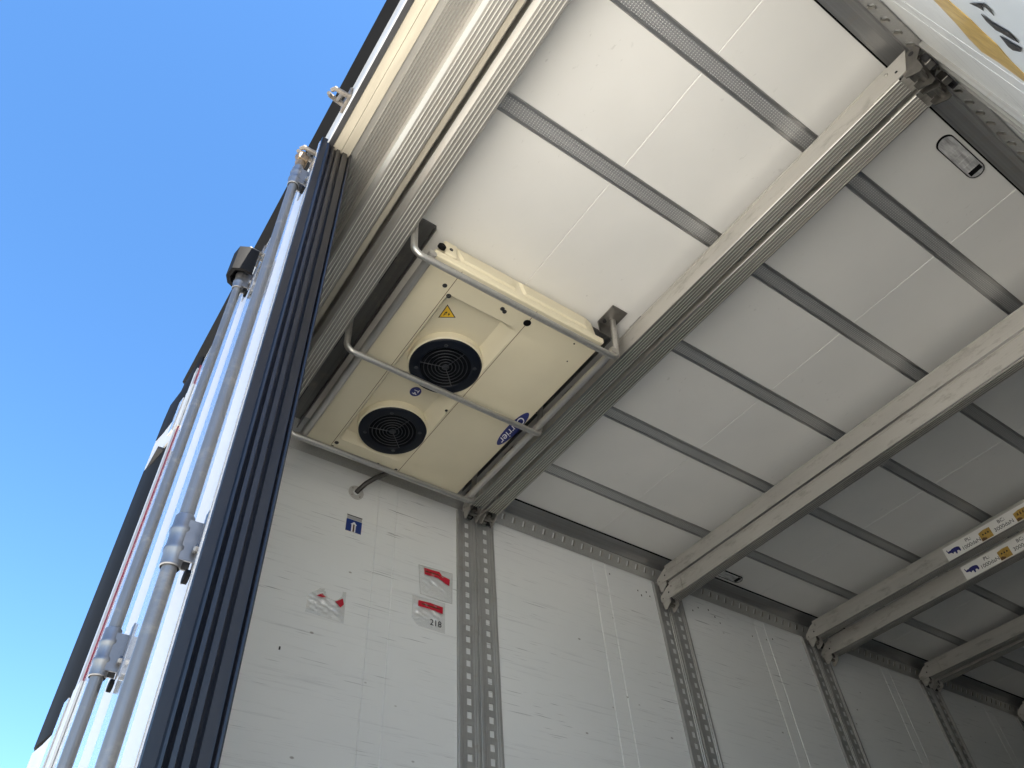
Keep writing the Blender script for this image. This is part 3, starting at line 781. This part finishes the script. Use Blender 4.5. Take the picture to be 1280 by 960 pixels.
# ------------------------------------------------------------------ sheet taped on the right wall
sh = thing('taped_sheet', 'pale sheet with black lettering taped to the right wall, top right corner', 'sheet')
xr = W_ - .004
def rpoly(pts, x, mat, name, th=.0008): return MB().ext(pts, 'x', x - th, x).build(name, mat, sh, 0)
rpoly([(.90, 1.60), (.905, 1.70), (.62, 1.72), (.55, 1.30), (.62, 1.0), (1.6, 1.0), (1.6, 1.32), (1.03, 1.60)], xr, 'board_white', 'sheet')
Lp = [(.780, 1.712), (.841, 1.702), (.901, 1.705), (.957, 1.722), (.992, 1.718), (.985, 1.66), (.995, 1.597), (1.06, 1.53)]
Rp = [(.70, 1.61), (.781, 1.582), (.808, 1.557), (.836, 1.552), (.862, 1.537), (.914, 1.547), (.942, 1.540), (1.00, 1.47)]
rpoly(Lp + Rp[::-1], xr - .0012, 'packing_tape', 'tape')
for pts in ([(0.716, 1.453), (0.71, 1.426), (0.71, 1.411), (0.685, 1.392)], [(0.695, 1.411), (0.689, 1.384), (0.704, 1.380), (0.69, 1.372), (0.679, 1.379)],
            [(0.735, 1.444), (0.745, 1.43), (0.742, 1.385), (0.762, 1.380), (0.766, 1.400), (0.767, 1.425), (0.771, 1.444), (0.754, 1.452)],
            [(0.789, 1.453), (0.789, 1.428), (0.785, 1.398), (0.805, 1.417), (0.824, 1.454), (0.821, 1.463)]):
    rpoly(pts, xr - .0022, 'black_ink', 'lettering')

# ------------------------------------------------------------------ rear header frame
hd = thing('rear_header', 'weathered aluminium rear header frame with a fine ribbed lintel above the doors', 'door frame')
xa, xb = -.07, W_ + .07
MB().ext([(.186, 2.745), (.186, 2.752), (.196, 2.765), (.30, 2.765), (.30, 2.742), (.217, 2.722), (.2155, 2.715)], 'x', xa, xb).build('rubber_bumper', 'rubber', hd)
MB().ext([(.2150, 2.714), (.2150, 2.590), (.219, 2.584), (.2335, 2.584), (.2335, 2.60), (.255, 2.64), (.255, 2.714)], 'x', xa, xb).build('frame_face', 'hinge_white', hd, 0)
MB().ext([(.218, 2.5835), (.2330, 2.5835), (.2330, 2.5805), (.218, 2.5805)], 'x', xa + .02, xb - .02).build('underside_strip', 'dark_metal', hd, 0)
# beige worn strips with a fine seam between
MB().ext([(.2345, 2.598), (.2345, 2.583), (.2600, 2.580), (.2600, 2.598)], 'x', 0, W_).build('worn_strip', 'weathered_alu', hd, 0)
MB().ext([(.2612, 2.598), (.2612, 2.580), (.2870, 2.577), (.2870, 2.598)], 'x', 0, W_).build('worn_strip', 'weathered_alu', hd, 0)
MB().ext([(.256, 2.60), (.47, 2.60), (.47, 2.649), (.256, 2.649)], 'x', .0, W_).build('core', 'dark_metal', hd, 0)
# ribbed lintel
p = [(.2885, 2.599), (.2885, 2.584), (.304, 2.584)]
for i in range(8):
    c = .308 + i * .0085
    p += [(c - .0030, 2.584), (c - .0010, 2.5790), (c + .0010, 2.5790), (c + .0030, 2.584)]
p += [(.374, 2.584), (.3795, 2.588), (.3795, 2.599)]
MB().ext(p, 'x', 0, W_).build('ribbed_lintel', 'rib_aluminium', hd, 0)
MB().ext([(.449, 2.599), (.449, 2.524), (.466, 2.524), (.466, 2.530), (.455, 2.530), (.455, 2.599)], 'x', .02, W_ - .02).build('inner_angle', 'weathered_alu', hd, 0)
# hooked lock keepers on the header face; rods end here
def keeper(x, cam_part):
    k = MB()
    k.box((x - .032, .206, 2.612), (x + .032, .2148, 2.668), .002)
    kp = k.build('lock_keeper', 'keeper_steel', hd, 0)
    f = MB()
    f.tube([(x - .024, .210, 2.655), (x - .024, .186, 2.660), (x - .020, .166, 2.656), (x - .012, .158, 2.648)], [.008, .008, .0075, .006], 10)
    f.tube([(x + .022, .210, 2.622), (x + .022, .190, 2.620), (x + .018, .168, 2.630), (x + .006, .160, 2.632)], [.008, .008, .0075, .006], 10)
    f.tube([(x - .022, .190, 2.658), (x + .022, .190, 2.622)], .0065, 10)
    f.build('keeper_hook', 'keeper_steel', kp)
xr1, xr2 = 2.323 - 1.150, 2.323 - 1.580
for x in (xr1, xr2, 1.388): keeper(x, True)
# moulded hood over the far keeper
mb = MB()
mb.ext([(-.040, .196), (-.046, .170), (-.034, .142), (-.008, .128), (.030, .134), (.044, .160), (.044, .196), (.034, .196), (.034, .164), (.026, .146), (-.006, .140), (-.024, .150), (-.034, .174), (-.030, .196)], 'z', 2.475, 2.590)
mb.ext([(-.040, .196), (-.046, .170), (-.034, .142), (-.008, .128), (.030, .134), (.044, .160), (.044, .196)], 'z', 2.590, 2.600)
hood = mb.build('plastic_hood', 'rubber', None, 30); hood.data.transform(Matrix.Translation((xr2 - .0, 0, 0)))

# ------------------------------------------------------------------ left rear door (closed)
dr = thing('rear_door', 'closed white left rear door with two lock rods and a thick black edge seal', 'door', loc=(0, 0, 0))
hood.parent = dr
xe = 1.253; yo = .2055
def ch_(x0):     # sky-reflecting groove behind a rod, from near lip to far lip
    out = []
    for i in range(9):
        a = i / 8; out.append((x0 + .032 - .125 * a, yo + .018 * math.sin(math.pi * a) ** .8))
    return out
p = [(xe, .222), (xe, .197), (xe - .010, .1955), (xe - .028, .199)]
p += [(xr1 + .045, yo)] + ch_(xr1) + [(xr1 - .16, yo - .001), (xr1 - .22, yo - .001), (xr1 - .24, yo)] + ch_(xr2) + [(xr2 - .16, yo), (.165, yo), (.165, .285), (xe - .02, .285), (xe - .02, .222)]
MB().ext(p, 'z', -.05, 2.600).build('door_panel', 'gloss_white', dr, 25)
# seal on the free edge: stepped rubber lips
p = [(xe - .002, .2235), (xe + .004, .2235), (xe + .004, .2255)]
lips = [(.2255, .004), (.2265, .009), (.2375, .010), (.2395, .001), (.2410, .001), (.2425, .012), (.2480, .013), (.2500, .002), (.2520, .001), (.2535, .012), (.2620, .012), (.2640, .003), (.2660, .003),
        (.2680, .013), (.2820, .014), (.2850, .005), (.2870, .006), (.2890, .0145), (.2950, .0135), (.2975, .006)]
lips = [(.1975, .002), (.1985, .009), (.2160, .010), (.2185, .0145), (.2225, .0155), (.2245, .006), (.2300, .004), (.2320, .011), (.2390, .012), (.2410, .004), (.2455, .003), (.2475, .011), (.2570, .012), (.2590, .005),
        (.2640, .004), (.2660, .0125), (.2800, .0135), (.2820, .0045), (.2850, .005), (.2870, .013), (.2945, .012), (.2960, .004)]
p = [(xe + .0005, .1975)] + [(xe + d, y) for y, d in lips] + [(xe - .019, .2960), (xe - .019, .2855), (xe + .0005, .2855)]
MB().ext(p, 'z', -.04, 2.612).build('edge_seal', 'seal_rubber', dr, 20)
MB().ext([(xe + .0140, .2880), (xe + .0158, .2895), (xe + .0152, .2935), (xe + .0128, .2940)], 'z', -.04, 2.612).build('seal_bead', 'seal_rubber', dr, 60)
# top seal continues along the door top
MB().ext([(.222, 2.6005), (.222, 2.606), (.285, 2.606), (.285, 2.6005)], 'x', .17, xe - .02).build('top_seal', 'seal_rubber', dr, 0)
yr = .173; rr = .0125
for i, x in enumerate((xr1, xr2)):
    mb = MB(); mb.tube([(x, yr, -.1), (x, yr, 2.56)], rr, 24); rod = mb.build('lock_rod', 'rod_steel', dr, 60)
    mb = MB()
    mb.tube([(x, yr, 2.535), (x, yr, 2.615)], .0135, 14); mb.tube([(x, yr, 2.590), (x - .012, yr - .006, 2.612), (x - .022, yr + .002, 2.640)], [.012, .013, .008], 10)
    mb.box((x - .014, yr - .014, 2.565), (x + .016, yr + .018, 2.600), .004)
    mb.build('cam_head', 'rust_brass', rod, 40)
    for z in (1.195, 2.470):
        mb = MB()
        # wrapped strap with two beads
        prof = [(.0150, -.052), (.0165, -.050), (.0165, -.026), (.0185, -.022), (.0185, -.016), (.0165, -.012), (.0165, .012), (.0185, .016), (.0185, .022), (.0165, .026), (.0165, .048), (.0150, .050)]
        mb.lathe(prof, (x, yr, z), 'z', 28)
        cl = mb.build('rod_clamp', 'clamp_steel', dr)
        mb = MB()
        mb.box((x + .012, yr + .006, z - .040), (x + .0155, yo - .0015, z + .038)); mb.box((x + .0155, yo - .0035, z - .055), (x + .034, yo - .0008, z + .056))
        mb.box((x - .0155, yr + .006, z - .040), (x - .012, yo - .0015, z + .038)); mb.box((x - .036, yo - .0035, z - .052), (x - .0155, yo - .0008, z + .052))
        mb.build('clamp_foot', 'clamp_steel', cl, 0)
        mb = MB(); mb.lathe([(.008, 0), (.008, -.005), (.005, -.007), (0, -.007)], (x + .025, yo - .0035, z - .020), 'y', 6); mb.build('bolt', 'clamp_steel', cl, 0)
        mb = MB(); mb.lathe([(.012, 0), (.012, -.008), (0, -.008)], (x + .012, yo - .002, z - .066), 'y', 10); mb.build('buffer', 'rubber', cl, 40)
MB().box((.190, yo - .003, .2), (.200, yo - .0005, 2.60)).build('red_strip', 'dark_red', dr, 0)
MB().box((.145, yo - .008, .0), (.180, yo + .02, 2.60)).build('hinge_edge', 'track_steel', dr, 0)

# ------------------------------------------------------------------ corner post with buffers and hinges
cp = thing('corner_post', 'rear left corner post with thick black rubber buffers and white hinges', 'corner post')
MB().box((-.075, .232, -.3), (.142, .30, 2.70), .006).build('post_profile', 'hinge_white', cp)
def buffer(z0, z1, taper_top):
    mb = MB(); rings = []
    base = lambda k: [(.130, .226), (.128, .208), (.110, .199 - .0 * k), (.02, .186 + .012 * (1 - k)), (-.060, .173 + .022 * (1 - k)), (-.079, .178 + .02 * (1 - k)), (-.083, .20), (-.083, .231), (.130, .231)]
    zs = [z0, z0 + .006] + ([z1 - .22, z1 - .14, z1 - .05, z1] if taper_top else [z1 - .006, z1]); ks = [1, 1] + ([1, .9, .1, 0] if taper_top else [1, 1])
    for z, k in zip(zs, ks): rings.append([mb.bm.verts.new((*p_, z)) for p_ in base(k)])
    for a, b_ in zip(rings, rings[1:]):
        for i in range(len(a)): mb.bm.faces.new((a[i], a[(i + 1) % len(a)], b_[(i + 1) % len(a)], b_[i]))
    mb.bm.faces.new(rings[0][::-1]); mb.bm.faces.new(rings[-1])
    return mb.build('rubber_buffer', 'rubber', cp, 30)
buffer(2.405, 2.735, True); buffer(1.295, 2.255, False); buffer(-.1, .9, False)
def hinge(z0, z1):
    mb = MB()
    mb.ext([(.140, .205), (.136, .198), (.100, .194), (.0, .184), (-.062, .174), (-.082, .180), (-.084, .230), (.140, .230)], 'z', z0, z1)
    h = mb.build('hinge', 'hinge_white', cp, 25)
    # leaf reaching over on to the door
    mb = MB(); mb.ext([(.206, .1985), (.206, .2045), (.1405, .2045), (.1405, .1965)], 'z', z0 + .02, z1 + .09); mb.build('hinge_leaf', 'hinge_white', h, 0)
    mb = MB(); mb.ext([(.139, .198), (.142, .192), (.105, .189), (.100, .193)], 'z', z0 + .045, z1 + .07); mb.build('hinge_knuckle', 'gloss_white', h, 25)
    mb = MB(); mb.box((-.083, .176, z0 - .012), (.09, .229, z0 - .001)); mb.build('hinge_gap', 'dark_metal', h, 0)
hinge(2.262, 2.400); hinge(.98, 1.283)
